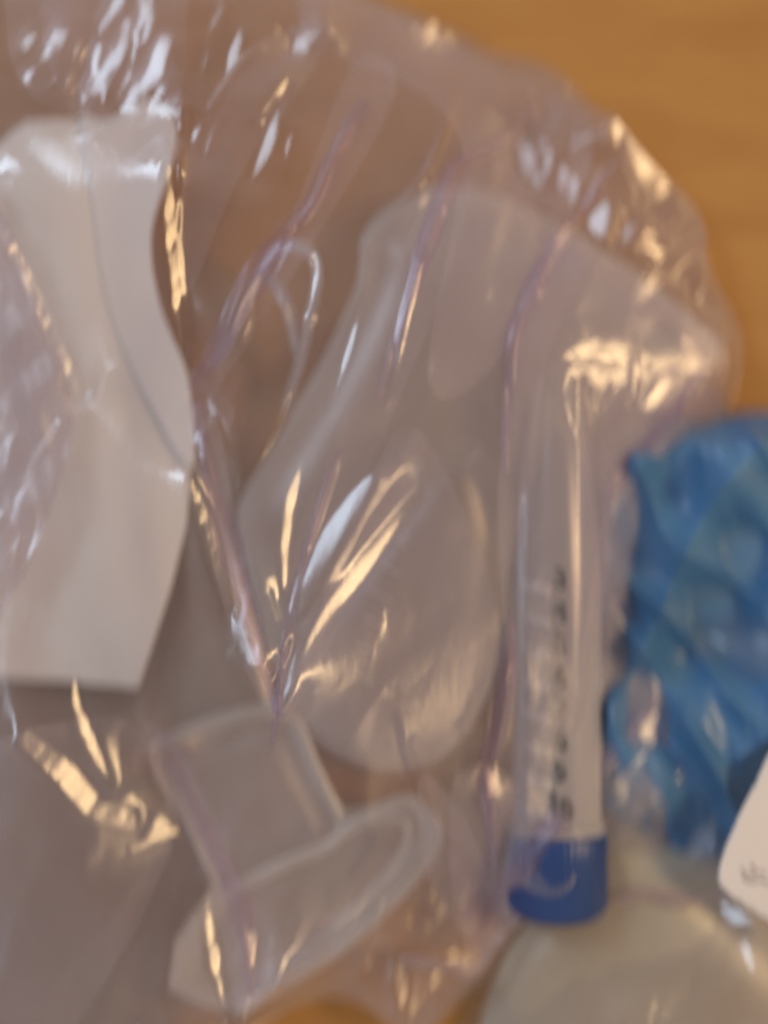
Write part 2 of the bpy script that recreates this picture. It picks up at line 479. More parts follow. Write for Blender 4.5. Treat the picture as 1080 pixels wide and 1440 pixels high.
# coarse distance to the outline
def coarse(fn, k=6, base=False):
    a = fn((pxb if base else px0)[::k, ::k], (pyb if base else py0)[::k, ::k])
    yi = np.arange(shape[0]) / k; xi = np.arange(shape[1]) / k
    y0 = np.clip(yi.astype(int), 0, a.shape[0] - 2); x0 = np.clip(xi.astype(int), 0, a.shape[1] - 2)
    fy = np.clip(yi - y0, 0, 1)[:, None]; fx = np.clip(xi - x0, 0, 1)[None, :]
    return (a[y0][:, x0] * (1 - fy) * (1 - fx) + a[y0 + 1][:, x0] * fy * (1 - fx) + a[y0][:, x0 + 1] * (1 - fy) * fx + a[y0 + 1][:, x0 + 1] * fy * fx)
dout = coarse(lambda a, b: seg_dist(a, b, OUT, True)[0] * np.where(inside(a, b, OUT), 1, -1), base=True)
dpos = np.maximum(dout, 0)
ang = math.radians(64)
S1 = fnoise(shape, 150, 40, ang, 3)         # long soft pleats running down to the left
S2 = fnoise(shape, 60, 14, ang, 4)
S3 = fnoise(shape, 34, 16, math.radians(118), 5)
S4 = fnoise(shape, 14, 4, ang + 0.25, 6)
ridge = (1 - np.abs(S2)) * 0.6
def bar_d(x1, y1, x2, y2): return coarse(lambda a, b: seg_dist(a, b, [(x1, y1), (x2, y2)])[0])
dome = 0.0012 + 0.0305 * (1 - np.exp(-dpos / 180.0))
tubecov = 0.0235 * np.clip(1.35 - bar_d(783, 520, 783, 1240) / 110.0, 0, 1) * np.clip(dpos / 30, 0, 1)
Z0 = np.log(np.exp(dome * 700) + np.exp(tubecov * 700)) / 700 - 0.00099 + 0.0009 * S1 * np.clip(dpos / 80, 0, 1)
Zt = Z0 + np.clip(dpos / 60, 0.1, 1) * (0.00050 * ridge + 0.00038 * S3)
# crinkled zones get stronger small wrinkles
def blob(cx, cy, rx, ry):
    return np.exp(-(((px0 - cx) / rx) ** 2 + ((py0 - cy) / ry) ** 2))
crk = blob(140, 60, 130, 110) + blob(820, 250, 110, 90) + blob(40, 620, 80, 170) + 0.8 * blob(620, 1330, 120, 80) + 0.5 * blob(950, 1100, 120, 150) + 0.4 * blob(620, 60, 200, 60)
Zt = Zt + 0.00016 * S4 * (0.25 + 1.8 * np.clip(crk, 0, 1))
for hgt, hw, pts in CREASES:
    sp = smooth_poly(pts, 8, False)
    x0, y0 = sp.min(0) - 60; x1, y1 = sp.max(0) + 60
    m = (px0 > x0) & (px0 < x1) & (py0 > y0) & (py0 < y1)
    d, t, _, _ = seg_dist(px0[m], py0[m], sp)
    env = np.clip(np.sin(math.pi * np.clip(t, 0.0, 1)) * 2.2, 0, 1)
    hwv = hw * (0.6 + 0.7 * np.sin(3 + 5 * t))** 2 * 0.5 + hw * 0.5
    Zt[m] += 0.62 * hgt * env * np.exp(-(d / hwv) ** 1.5)
def need(lpos, X_, Y_, zz):
    a = np.stack([lpos[0] - X_, lpos[1] - Y_, lpos[2] - zz]); a /= np.linalg.norm(a, axis=0)
    b = np.stack([-X_, -Y_, H - zz]); b /= np.linalg.norm(b, axis=0)
    h = a + b
    return -h[0] / h[2], -h[1] / h[2]
def film_surface(X_, Y_, Zb, Zt, strokes, seed, rounds=3):
    """the sheet whose slopes come nearest to the folds wanted: a screened, weighted Poisson solve"""
    shp = X_.shape
    gy, gx = np.gradient(Zt, step)
    Wt = np.ones(shp); KM = np.zeros(shp)
    LX = {'w': need(WARM, X_, Y_, Zb), 'c': need(COOL, X_, Y_, Zb)}
    j1 = fnoise(shp, 10, 1.8, math.radians(60), seed) * 0.036 + fnoise(shp, 22, 10, math.radians(60), seed + 1) * 0.02
    j2 = fnoise(shp, 9, 2.2, math.radians(60), seed + 2) * 0.026
    pxa, pya = PX(X_, Y_, Zb)
    for lamp_id, st, wd, tp, pts in sorted(strokes, key=lambda q: q[0]):
        sp = smooth_poly(pts, 8, False) if len(pts) > 2 else np.array(pts, float)
        x0, y0 = sp.min(0) - 80; x1, y1 = sp.max(0) + 80
        m = (pxa > x0) & (pxa < x1) & (pya > y0) & (pya < y1)
        if not m.any(): continue
        d, t, _, _ = seg_dist(pxa[m], pya[m], sp)
        hw = wd / 2 * (1 - tp + tp * np.sin(math.pi * np.clip(t * 0.94 + 0.03, 0, 1)))
        k = 1 / (1 + np.exp(np.clip((d - hw) / 1.3, -30, 30)))
        nx, ny = LX[lamp_id]
        off = (1 - st) * 0.5
        g1 = nx[m] * (1 - off) + j1[m]; g2 = ny[m] * (1 - off) + j2[m]
        gx[m] = gx[m] * (1 - k) + g1 * k; gy[m] = gy[m] * (1 - k) + g2 * k
        Wt[m] = np.maximum(Wt[m], 1 + 160 * k); KM[m] = np.maximum(KM[m], k)
    lam2 = 0.0005
    def system():
        wx = 0.5 * (Wt[:, 1:] + Wt[:, :-1]); wy = 0.5 * (Wt[1:] + Wt[:-1])
        diag = np.full(shp, lam2); diag[:, :-1] += wx; diag[:, 1:] += wx; diag[:-1] += wy; diag[1:] += wy
        def div(fx, fy):
            o = np.zeros(shp); o[:, :-1] -= fx; o[:, 1:] += fx; o[:-1] -= fy; o[1:] += fy
            return o
        b = div(wx * 0.5 * (gx[:, 1:] + gx[:, :-1]) * step, wy * 0.5 * (gy[1:] + gy[:-1]) * step) + lam2 * Zt
        return (lambda z: div(wx * (z[:, 1:] - z[:, :-1]), wy * (z[1:] - z[:-1])) + lam2 * z), b, diag
    def solve(z, n):
        A, b, diag = system()
        r = b - A(z); y_ = r / diag; p_ = y_.copy(); rz = (r * y_).sum()
        for it in range(n):
            Ap = A(p_); al = rz / (p_ * Ap).sum(); z = z + al * p_; r = r - al * Ap
            y_ = r / diag; rz2 = (r * y_).sum(); p_ = y_ + rz2 / rz * p_; rz = rz2
        return z
    z = solve(Zt.copy(), 220)
    for rnd in range(rounds):
        # the photo shows the film flat and dull here: turn slopes that would mirror a lamp
        ay, ax_ = np.gradient(z, step)
        for lid, rad in (('w', 0.21), ('c', 0.27)):
            ln = np.hypot(*LX[lid]) + 1e-6
            ux, uy = LX[lid][0] / ln, LX[lid][1] / ln
            pr = ax_ * ux + ay * uy; pe = np.abs(ax_ * uy - ay * ux)
            m = (pr > ln - rad) & (pr < ln + 0.6) & (pe < rad * 1.1) & (KM < 0.03)
            cut = pr - (ln - rad - 0.04)
            gx[m] = (ax_ - ux * cut)[m]; gy[m] = (ay - uy * cut)[m]; Wt[m] = 8
        z = solve(z, 120)
    return z
z = film_surface(GX, GY, Z0, Zt, stroke_list() + extra_strokes(), 21)
ZF = np.maximum(z * np.clip(dpos / 7, 0, 1) + 0.0011 * (1 - np.clip(dpos / 7, 0, 1)), 0.001)

def zsample(Zg, x, y):
    fx = np.clip((x - xs[0]) / step, 0, shape[1] - 1.001); fy = np.clip((y - ys[0]) / step, 0, shape[0] - 1.001)
    x0 = fx.astype(int); y0 = fy.astype(int); fx -= x0; fy -= y0
    return Zg[y0, x0] * (1 - fx) * (1 - fy) + Zg[y0, x0 + 1] * fx * (1 - fy) + Zg[y0 + 1, x0] * (1 - fx) * fy + Zg[y0 + 1, x0 + 1] * fx * fy

bag = empty('clear_plastic_bag', (0, 0, 0))
tag(bag, 'large crinkled clear plastic bag holding the tube, paper and frosted plastic pieces on the table', 'plastic bag')
def film_mesh(name, X_, Y_, Z_, outline, m, parent):
    OW = np.array([P(a, b_, 0.003)[:2] for a, b_ in outline])
    ins = inside(X_, Y_, OW)
    cnt = ins[:-1, :-1].astype(int) + ins[1:, :-1] + ins[:-1, 1:] + ins[1:, 1:]
    q = cnt >= 2
    idx = np.arange(X_.size).reshape(X_.shape)
    f = np.stack([idx[:-1, :-1][q], idx[:-1, 1:][q], idx[1:, 1:][q], idx[1:, :-1][q]], 1)
    used = np.zeros(X_.size, bool); used[f.ravel()] = True
    vx = X_.ravel().copy(); vy = Y_.ravel().copy(); vz = Z_.ravel().copy()
    o_ = used & ~ins.ravel()
    _, _, nx, ny = seg_dist(vx[o_], vy[o_], OW, True)
    vx[o_] = nx; vy[o_] = ny; vz[o_] = 0.0012
    remap = np.full(X_.size, -1); remap[used] = np.arange(used.sum())
    v = np.stack([vx, vy, vz], 1)[used] - np.array(parent.location)
    o = link(name, v, remap[f], m)
    o.parent = parent
    return o
film_mesh('front_film', GX, GY, ZF, OUT, M['film'], bag)
# back film on the table
bz = fnoise((260, 260), 40, 12, ang, 31)
def back_z(x, y, d):
    return 0.0007 + 0.00012 * np.clip(bil(bz, x, y, -200, -200, 1500, 1850), -2, 3) * np.clip(d / 40, 0, 1)
sheet('back_film', OUT, back_z, M['film_back'], bag, step=7, smooth_n=0)

# pleats where the film doubles over itself, each a narrow ribbon on the front film
def ribbon(name, pts, wid, lift, parent, m, n=60, across=9, seed=0, zg=None, prof=None, base=None):
    sp = smooth_poly(pts, 10, False)
    cum = np.concatenate([[0], np.cumsum(np.hypot(*np.diff(sp, axis=0).T))]); tt = np.linspace(0, cum[-1], n)
    cx = np.interp(tt, cum, sp[:, 0]); cy = np.interp(tt, cum, sp[:, 1])
    tx = np.gradient(cx); ty = np.gradient(cy); l = np.hypot(tx, ty); nx_, ny_ = -ty / l, tx / l
    r = np.random.default_rng(seed); ph = r.uniform(0, 6, 4)
    V = []
    for i in range(n):
        s = i / (n - 1)
        wv = wid * (0.25 + 0.75 * math.sin(math.pi * min(max(s, 0.02), 0.98)) ** 0.6) * (1 + 0.25 * math.sin(9 * s + ph[0]) + 0.12 * math.sin(21 * s + ph[1]))
        for k in range(across):
            u = k / (across - 1) * 2 - 1
            ax, ay = cx[i] + nx_[i] * u * wv, cy[i] + ny_[i] * u * wv
            z0 = base if base is not None else 0.028
            X, Y, _ = P(ax, ay, z0)
            zb = float(zsample(ZF, np.array([X]), np.array([Y]))[0]) if base is None else base
            zz = zb + lift * (1 - u * u) + 0.0003 * math.sin(13 * s + 3 * u + ph[2])
            V.append((X, Y, zz + 0.0004))
    V = np.array(V)
    F = np.array([[i * across + k, i * across + k + 1, (i + 1) * across + k + 1, (i + 1) * across + k] for i in range(n - 1) for k in range(across - 1)])
    return link(name, V, F, m, parent)
M['pleat'] = film_mat('doubled_bag_film', (0.90, 0.85, 0.92), (0.60, 0.48, 0.62), 0.08, 0.34, f0=0.03, bump=0.2, edge=1.0)
PLEATS = [
    ([(775, 95), (725, 150), (655, 205), (625, 270), (590, 370), (560, 470), (535, 560)], 13),
    ([(905, 180), (852, 245), (795, 325), (750, 410), (722, 480), (718, 560), (716, 660)], 12),
    ([(515, 120), (480, 190), (440, 280), (400, 330), (345, 410), (300, 500), (265, 545)], 18),
    ([(478, 630), (440, 745), (412, 850), (392, 990), (380, 1060)], 7),
    ([(725, 860), (715, 960), (690, 1100), (700, 1220), (668, 1340)], 14),
    ([(850, 1130), (800, 1180), (745, 1240), (690, 1350)], 16),
    ([(1020, 500), (950, 610), (880, 700), (855, 780)], 14),
    ([(270, 560), (300, 690), (340, 820), (372, 930), (400, 1010)], 14),
    ([(200, 1050), (260, 1160), (325, 1270), (352, 1410)], 14),
    ([(960, 1000), (900, 1060), (850, 1110), (760, 1190)], 14),
]
for i, (pts, wd) in enumerate(PLEATS):
    ribbon('pleat', pts, wd, 0.0003, bag, M['pleat'], seed=i)

# places where the bag film lies folded under itself
M['fold'] = film_mat('folded_bag_film', (0.97, 0.955, 0.975), (0.78, 0.70, 0.74), 0.10, 0.38, f0=0.03, haze_var=0.9, bump=0.2, edge=0.35, translucent=0.25, aniso=0.4)
FOLDS = [
    [(430, -20), (560, 20), (700, 95), (835, 175), (800, 320), (722, 480), (640, 560), (600, 520), (640, 300), (650, 205), (590, 130), (500, 90), (430, 60)],
    [(722, 480), (800, 340), (900, 400), (1010, 470), (1018, 540), (930, 640), (870, 700), (850, 860), (850, 980), (845, 1110), (825, 1180), (750, 1235), (700, 1300), (690, 1150), (712, 960), (700, 700)],
    [(30, -120), (240, -120), (262, 60), (250, 140), (205, 120), (150, 165), (110, 160), (50, 140), (10, 60)],
    [(640, 1090), (740, 1100), (790, 1170), (760, 1240), (735, 1290), (690, 1350), (640, 1290)],
    [(560, 600), (640, 690), (700, 860), (690, 960), (640, 1050), (560, 1085), (470, 1060), (405, 1000), (440, 880)],
]
FOLDS += [
    [(262, 540), (300, 556), (345, 800), (402, 960), (370, 995), (300, 800)],
    [(600, 268), (665, 255), (600, 470), (450, 800), (400, 800), (505, 540)],
    [(785, 325), (835, 350), (770, 500), (742, 760), (700, 770), (722, 500)],
    [(540, 650), (600, 630), (510, 820), (412, 1000), (388, 960)],
    [(495, 90), (560, 125), (445, 335), (305, 545), (268, 520), (400, 325)],
    [(198, 1035), (250, 1048), (330, 1225), (400, 1330), (340, 1432), (298, 1262)],
    [(-100, 1110), (120, 1010), (215, 1050), (240, 1200), (60, 1500), (-120, 1500)],
    [(590, 1090), (655, 1150), (702, 1285), (684, 1340), (602, 1240)],
    [(55, 10), (130, -60), (232, 60), (252, 150), (180, 112), (100, 155)],
    [(850, 540), (1000, 545), (1010, 600), (925, 690), (893, 800), (940, 940), (985, 1060), (930, 1120), (850, 1140)],
    [(860, 600), (985, 620), (905, 740), (880, 860), (930, 1000), (870, 1090), (852, 900)],
    [(290, 150), (360, 60), (470, 30), (420, 130), (330, 260), (262, 420), (256, 260)],
]
for i, poly in enumerate(FOLDS):
    def fz(x, y, d, i=i):
        X = (x - 540) * K * (H - 0.026); Y = (720 - y) * K * (H - 0.026)
        return np.maximum(zsample(ZF, X, Y) - 0.0008 - 0.00011 * (i % 9) - 0.0002 * np.sin(x * 0.03 + y * 0.012 + i), 0.0011)
    sheet('film_fold', poly, fz, M['fold'], bag, step=4.5, smooth_n=3)

# rolled lower edge of the bag
def rolled(name, pts, r0, m, parent, seed):
    sp = smooth_poly(pts, 14, False); n = len(sp); r = np.random.default_rng(seed)
    s = np.linspace(0, 1, n); ph = r.uniform(0, 6, 5)
    rad = r0 * (1 + 0.35 * np.sin(23 * s + ph[0]) + 0.25 * np.sin(57 * s + ph[1]))
    tw = 3 * np.sin(31 * s + ph[2])
    V = [P(sp[i, 0], sp[i, 1] + tw[i], 0.0125 + 0.0006 * math.sin(17 * s[i])) for i in range(n)]
    return sweep(name, V, rad, m, parent, seg=9, flat=0.7)
M['roll'] = film_mat('rolled_film_edge', (0.9, 0.8, 0.8), (0.66, 0.52, 0.48), 0.45, 0.16, f0=0.10, bump=0.5)
rolled('rolled_edge', [(560, 1352), (620, 1358), (672, 1358), (700, 1325), (735, 1285), (790, 1272), (850, 1268), (900, 1260), (960, 1266), (1010, 1262), (1060, 1250), (1130, 1232)], 0.0009, M['roll'], bag, 5)

# ---------------------------------------------------------------- white folded paper wrapper at the left
pz = fnoise((200, 200), 40, 28, 1.2, 41)
def wav(x, y, amp):
    return bil(pz, x, y, -250, -250, 1500, 1750) * amp
wr = empty('folded_paper_wrapper', P(130, 560, 0.002))
tag(wr, 'long folded cream-white paper wrapper inside the bag at the left', 'paper wrapper')
sheet('front_panel', [(-60, 250), (35, 172), (80, 168), (120, 170), (132, 250), (150, 390), (190, 500), (258, 610), (268, 680), (262, 740), (240, 830), (218, 900), (196, 966), (194, 968), (150, 964), (90, 958), (-60, 950)],
      lambda x, y, d: 0.0085 + 0.0030 * np.exp(-((x - 60 - 0.18 * (y - 170)) / 90.0) ** 2), M['paper'], wr, step=6, thick=0.0003, smooth_n=1)
sheet('folded_flap', [(112, 165), (150, 172), (200, 140), (246, 168), (241, 235), (213, 330), (226, 430), (262, 520), (272, 600), (266, 660), (196, 540), (150, 420), (128, 270)],
      lambda x, y, d: 0.0089 + 0.0030 * np.exp(-((x - 60 - 0.18 * (y - 170)) / 90.0) ** 2) + 0.0030 * np.clip((x - 110 - 0.18 * (y - 170)) / 120.0, 0, 1), M['paper_window_lit'], wr, step=5, thick=0.0003, smooth_n=5)

cw = sheet('crumpled_film_wrapper', [(-70, 270), (5, 305), (45, 400), (75, 470), (102, 560), (95, 640), (62, 740), (10, 850), (-70, 930)],
      lambda x, y, d: 0.0165 + 0.0014 * np.sin(x * .05 + y * 0.02) * np.sin(y * 0.025) + 0.00030 * np.sin(x * 0.13 - y * 0.04) + 0.00025 * np.sin(y * .08 + x * .05),
      film_mat('crumpled_wrapper_film', (0.85, 0.78, 0.80), (0.74, 0.70, 0.78), 0.26, 0.36, f0=0.04, bump=0.1, bscale=120, haze_var=0.9), step=3.5)
tag(cw, 'small crumpled clear film wrapper lying over the cream paper at the left edge', 'film wrapper')

# ---------------------------------------------------------------- frosted cup crushed flat
cup = empty('frosted_plastic_cup', P(600, 680, 0.002))
tag(cup, 'big frosted translucent cup with rounded bottom lying flattened in the middle of the bag', 'plastic cup')
CUP = [(622, 262), (560, 285), (512, 330), (500, 400), (455, 500), (400, 600), (335, 712), (345, 800), (372, 900), (405, 990), (470, 1058), (560, 1085), (635, 1055), (690, 975),
       (735, 850), (770, 760), (830, 700), (875, 655), (930, 600), (985, 540), (1004, 482), (905, 388), (790, 318), (700, 275)]
sheet('cup_wall', CUP, lambda x, y, d: 0.006 + 0.010 * np.sqrt(1 - (1 - np.clip(d / 110, 0, 1)) ** 2) + wav(x, y, 0.0004), M['frost'], cup, step=6)
sheet('lower_wall', CUP, lambda x, y, d: 0.0058 - 0.0040 * np.sqrt(1 - (1 - np.clip(d / 110, 0, 1)) ** 2), M['frost_soft'], cup, step=8)
inner = [(600, 640), (540, 720), (470, 815), (425, 900), (408, 985), (450, 1040), (560, 1078), (630, 1045), (685, 960), (712, 850), (722, 740), (700, 650), (650, 615)]
sheet('rounded_bottom', inner, lambda x, y, d: 0.0095 + 0.008 * np.sqrt(1 - (1 - np.clip(d / 90, 0, 1)) ** 2), M['frost_soft'], cup, step=6)
rimp = smooth_poly([(505, 345), (535, 300), (622, 264), (700, 277), (790, 320), (905, 390), (1008, 480)], 10, False)
sweep('rim', [P(a, b_ + 4, 0.0085) for a, b_ in rimp], 0.0004, M['rim'], cup, seg=8)
# ghost of a moulded scale on the cup
for k in range(9):
    yy = 640 + k * 38; xx = 585 - k * 9
    sp = [P(xx - 22 + t * 9, yy + 4 * t, 0.0182) for t in range(5)]
    sweep('moulded_mark', sp, 0.00028, M['rim'], cup, seg=6)

# soft clear sleeve between paper and cup
sl = sheet('clear_plastic_sleeve', [(258, 560), (330, 640), (372, 780), (400, 900), (408, 1000), (330, 1030), (205, 1045), (193, 975), (235, 840), (262, 700)],
           lambda x, y, d: 0.0065 + 0.0025 * np.sin((x - 0.3 * y) * 0.03) + 0.0012 * np.clip(d / 30, 0, 1),
           film_mat('sleeve_plastic', (0.93, 0.88, 0.84), (0.56, 0.50, 0.42), 0.34, 0.25, f0=0.06, bump=0.1), step=5)
tag(sl, 'narrow clear plastic sleeve between the folded paper and the frosted cup', 'plastic sleeve')

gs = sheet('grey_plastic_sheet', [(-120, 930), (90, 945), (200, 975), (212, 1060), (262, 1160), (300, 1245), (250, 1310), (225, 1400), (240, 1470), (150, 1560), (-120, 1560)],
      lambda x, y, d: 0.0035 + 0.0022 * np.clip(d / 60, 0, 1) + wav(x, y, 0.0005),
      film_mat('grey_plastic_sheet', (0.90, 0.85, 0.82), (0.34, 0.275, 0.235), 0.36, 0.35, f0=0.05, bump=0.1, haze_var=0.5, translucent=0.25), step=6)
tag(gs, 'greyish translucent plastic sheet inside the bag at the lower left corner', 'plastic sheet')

# ---------------------------------------------------------------- loop of clear plastic strip
lp = empty('plastic_loop', P(405, 420, 0.004))
tag(lp, 'small bent loop of clear plastic strip above the left side of the frosted cup', 'plastic loop')
LP = smooth_poly([(300, 520), (335, 450), (360, 395), (382, 357), (410, 345), (438, 358), (446, 392), (437, 440), (425, 500), (400, 580)], 9, False)
def strip_mesh(name, cpts, wid, z0, z1, m, parent):
    n = len(cpts); V = []; F = []
    tx = np.gradient(cpts[:, 0]); ty = np.gradient(cpts[:, 1]); l = np.hypot(tx, ty)
    for i in range(n):
        s = i / (n - 1); zz = z0 + (z1 - z0) * math.sin(math.pi * s)
        wv = wid * (0.55 + 0.45 * math.sin(math.pi * s))
        for (u, dz) in ((-1, 0), (0, .0006), (1, .0), (1, -.0006), (0, 0), (-1, -.0006)):
            V.append(P(cpts[i, 0] - ty[i] / l[i] * u * wv, cpts[i, 1] + tx[i] / l[i] * u * wv, zz + dz + 0.0012 * u))
    for i in range(n - 1):
        for k in range(6):
            F.append((i * 6 + k, i * 6 + (k + 1) % 6, (i + 1) * 6 + (k + 1) % 6, (i + 1) * 6 + k))
    F.append((5, 4, 3, 2, 1, 0)); F.append(tuple((n - 1) * 6 + k for k in range(6)))
    return link(name, V, F, m, parent)
M['loop'] = film_mat('loop_plastic', (0.9, 0.88, 0.92), (0.80, 0.80, 0.88), 0.30, 0.14, f0=0.14, bump=0.05)
strip_mesh('bent_strip', LP, 9, 0.006, 0.019, M['loop'], lp)
LP2 = smooth_poly([(372, 385), (395, 410), (410, 450), (418, 500)], 9, False)
strip_mesh('inner_strip', LP2, 9, 0.010, 0.014, M['loop'], lp)

# ---------------------------------------------------------------- square dish at the bottom
dish = empty('frosted_plastic_dish', P(400, 1200, 0.002))
tag(dish, 'square frosted plastic dish with thick bent rim lying in the bag below the cup', 'plastic dish')
D1 = [(205, 1045), (300, 1010), (385, 992), (420, 1010), (455, 1100), (490, 1140), (570, 1122), (600, 1140), (616, 1170), (600, 1215), (520, 1300), (430, 1372), (335, 1425), (290, 1418), (236, 1392), (246, 1320), (300, 1245), (255, 1150), (215, 1090)]
sheet('dish_wall', D1, lambda x, y, d: 0.0045 + 0.0065 * np.clip(1 - d / 38, 0, 1) ** 1.5 + wav(x, y, 0.0003), M['frost'], dish, step=5, thick=0.0005, smooth_n=1)
D2 = [(230, 1075), (320, 1040), (390, 1022), (432, 1095), (470, 1170), (455, 1195), (400, 1215), (340, 1240), (310, 1230), (265, 1150)]
sheet('dish_floor', D2, lambda x, y, d: 0.0085 + 0.0015 * np.clip(d / 30, 0, 1), M['frost_soft'], dish, step=5, smooth_n=6)
rp_ = smooth_poly([(330, 1250), (400, 1215), (460, 1190), (500, 1158), (568, 1126), (596, 1142), (617, 1168), (596, 1218), (520, 1298), (430, 1368), (335, 1420)], 9, False)
sweep('rim', [P(a, b_, 0.0125) for a, b_ in rp_], 0.0011, M['rim'], dish, seg=10, flat=0.8)
rp2 = smooth_poly([(470, 1165), (540, 1150), (572, 1160), (568, 1195), (530, 1250), (470, 1310)], 9, False)
sweep('inner_rim', [P(a, b_, 0.0118) for a, b_ in rp2], 0.0009, M['rim'], dish, seg=8, flat=0.7)
rp3 = smooth_poly([(212, 1052), (300, 1014), (385, 996), (415, 1010), (450, 1090), (480, 1150)], 9, False)
sweep('upper_rim', [P(a, b_, 0.0118) for a, b_ in rp3], 0.0010, M['rim'], dish, seg=8, flat=0.7)

# ---------------------------------------------------------------- centrifuge tube with blue cap
tz = 0.0108
tip = Vector(P(783, 508, tz)); capend = Vector(P(783, 1284, tz))
Lt = (capend - tip).length
tube = empty('centrifuge_tube', tip)
tube.rotation_euler = (0, 0, math.atan2((capend - tip).y, (capend - tip).x))
tag(tube, 'clear conical graduated centrifuge tube with blue screw cap, pointing up the bag', 'centrifuge tube')
R = 62 * K * (H - tz)
Pm = K * (H - tz)      # metres per pixel at the tube
def lathe(prof, seg=48, rfn=None):
    V = []; F = []
    n = len(prof)
    for i, (a, r) in enumerate(prof):
        for k in range(seg):
            th = 2 * math.pi * k / seg
            rr = r * (rfn(i, k) if rfn else 1)
            V.append((a, rr * math.cos(th), rr * math.sin(th)))
    for i in range(n - 1):
        for k in range(seg):
            F.append((i * seg + k, i * seg + (k + 1) % seg, (i + 1) * seg + (k + 1) % seg, (i + 1) * seg + k))
    return V, F
def local(name, V, F, m, parent, smooth=True):
    me = bpy.data.meshes.new(name); me.from_pydata([tuple(v) for v in V], [], [tuple(q) for q in F]); me.update()
    me.polygons.foreach_set('use_smooth', np.full(len(me.polygons), smooth, dtype=bool))
    me.materials.append(m)
    o = bpy.data.objects.new(name, me); o.parent = parent; col.objects.link(o)
    return o
cone = 290 * Pm
prof = [(0.0, 0.0002), (0.0002, 0.0011), (0.0009, 0.0020), (0.002, 0.0026), (cone * .2, R * 0.56), (cone * .5, R * 0.78), (cone * .85, R * 0.95), (cone, R * 0.985), (cone * 1.06, R), (Lt * 0.5, R), (Lt - 0.012, R * 1.005), (Lt - 0.006, R * 1.005)]
inner_p = [(a + (0.0012 if i < 4 else 0.0), max(r - 0.0011, 0.0001)) for i, (a, r) in enumerate(prof)][::-1]
V, F = lathe(prof + inner_p)
local('tube_body', V, F, M['tube'], tube)
cr = R * 1.11; c0 = Lt - 118 * Pm
capp = [(c0, R * 1.03), (c0, cr * 0.97), (c0 + 0.0006, cr), (c0 + 0.004, cr), (Lt - 0.0022, cr), (Lt - 0.0010, cr * 0.96), (Lt, cr * 0.86), (Lt, cr * 0.7), (Lt - 0.0005, cr * 0.66), (Lt - 0.0005, 0.0001)]
V, F = lathe(capp, 144, lambda i, k: (1.0 + (0.022 if (k % 3 == 0) else 0)) if 2 <= i <= 4 else 1.0)
local('cap', V, F, M['cap'], tube)
V, F = lathe([(c0 - 0.0012, R * 1.0), (c0 - 0.0012, R * 1.12), (c0 - 0.0003, R * 1.12), (c0 - 0.0003, R * 1.0)], 64)
local('neck_ring', V, F, M['tube'], tube)
# printed scale: u = angle round the tube from its top, along = metres from the tip. +y local is the photo's right side after the turn
def patch(name, a0, a1, t0, t1, m, parent, skew=0.0, n=6):
    V = []; F = []
    for dr in (0.00016, 0.00006):
        for i in range(n + 1):
            t = t0 + (t1 - t0) * i / n
            for a in (a0 + skew * i / n, a1 + skew * i / n):
                V.append((a, (R + dr) * math.sin(t), (R + dr) * math.cos(t)))
    for i in range(n):
        F.append((2 * i, 2 * i + 1, 2 * i + 3, 2 * i + 2))
    b0 = 2 * (n + 1)
    for i in range(n):
        F.append((b0 + 2 * i, b0 + 2 * i + 2, b0 + 2 * i + 3, b0 + 2 * i + 1))
        F.append((2 * i, 2 * i + 2, b0 + 2 * i + 2, b0 + 2 * i)); F.append((2 * i + 1, b0 + 2 * i + 1, b0 + 2 * i + 3, 2 * i + 3))
    F.append((0, b0, b0 + 1, 1)); F.append((2 * n, 2 * n + 1, b0 + 2 * n + 1, b0 + 2 * n))
    return local(name, V, F, m, parent)
def th(px):   # photo x -> angle; photo left is local -y? (tube axis points down the photo)
    return math.asin(max(-0.99, min(0.99, (px - 783) / 62)))
SG = 1.0      # axis runs to the photo's bottom: local +y is photo right (+x)
for k in range(8):
    yc = 808 + 44 * k
    a = (yc - 508) * Pm
    patch('scale_mark', a + 4 * Pm, a + 20 * Pm, th(730), th(768), M['white_ink'], tube, skew=9 * Pm)
patch('scale_line', (775 - 508) * Pm, (1150 - 508) * Pm, th(727), th(731), M['white_ink'], tube)
for k in range(8):
    yc = 812 + 44 * k
    cu = bpy.data.curves.new('digit', 'FONT'); cu.body = str(3 + k); cu.size = 0.0048; cu.align_x = 'CENTER'; cu.align_y = 'CENTER'; cu.extrude = 0.00008; cu.resolution_u = 3
    cu.offset = 0.00022
    to = bpy.data.objects.new('digit', cu); col.objects.link(to)
    me = bpy.data.meshes.new_from_object(to.evaluated_get(bpy.context.evaluated_depsgraph_get()))
    bpy.data.objects.remove(to)
    me.materials.clear(); me.materials.append(M['ink'] if k < 4 else M['worn_ink'])
    a = (yc - 508) * Pm; t0 = th(780)
    for v in me.vertices:
        x, y, zz = v.co
        t = t0 + x / R
        v.co = (a - y + 0.55 * x, (R + 0.0001 + zz) * math.sin(t), (R + 0.0001 + zz) * math.cos(t))
    o = bpy.data.objects.new('printed_digit', me); o.parent = tube; col.objects.link(o)

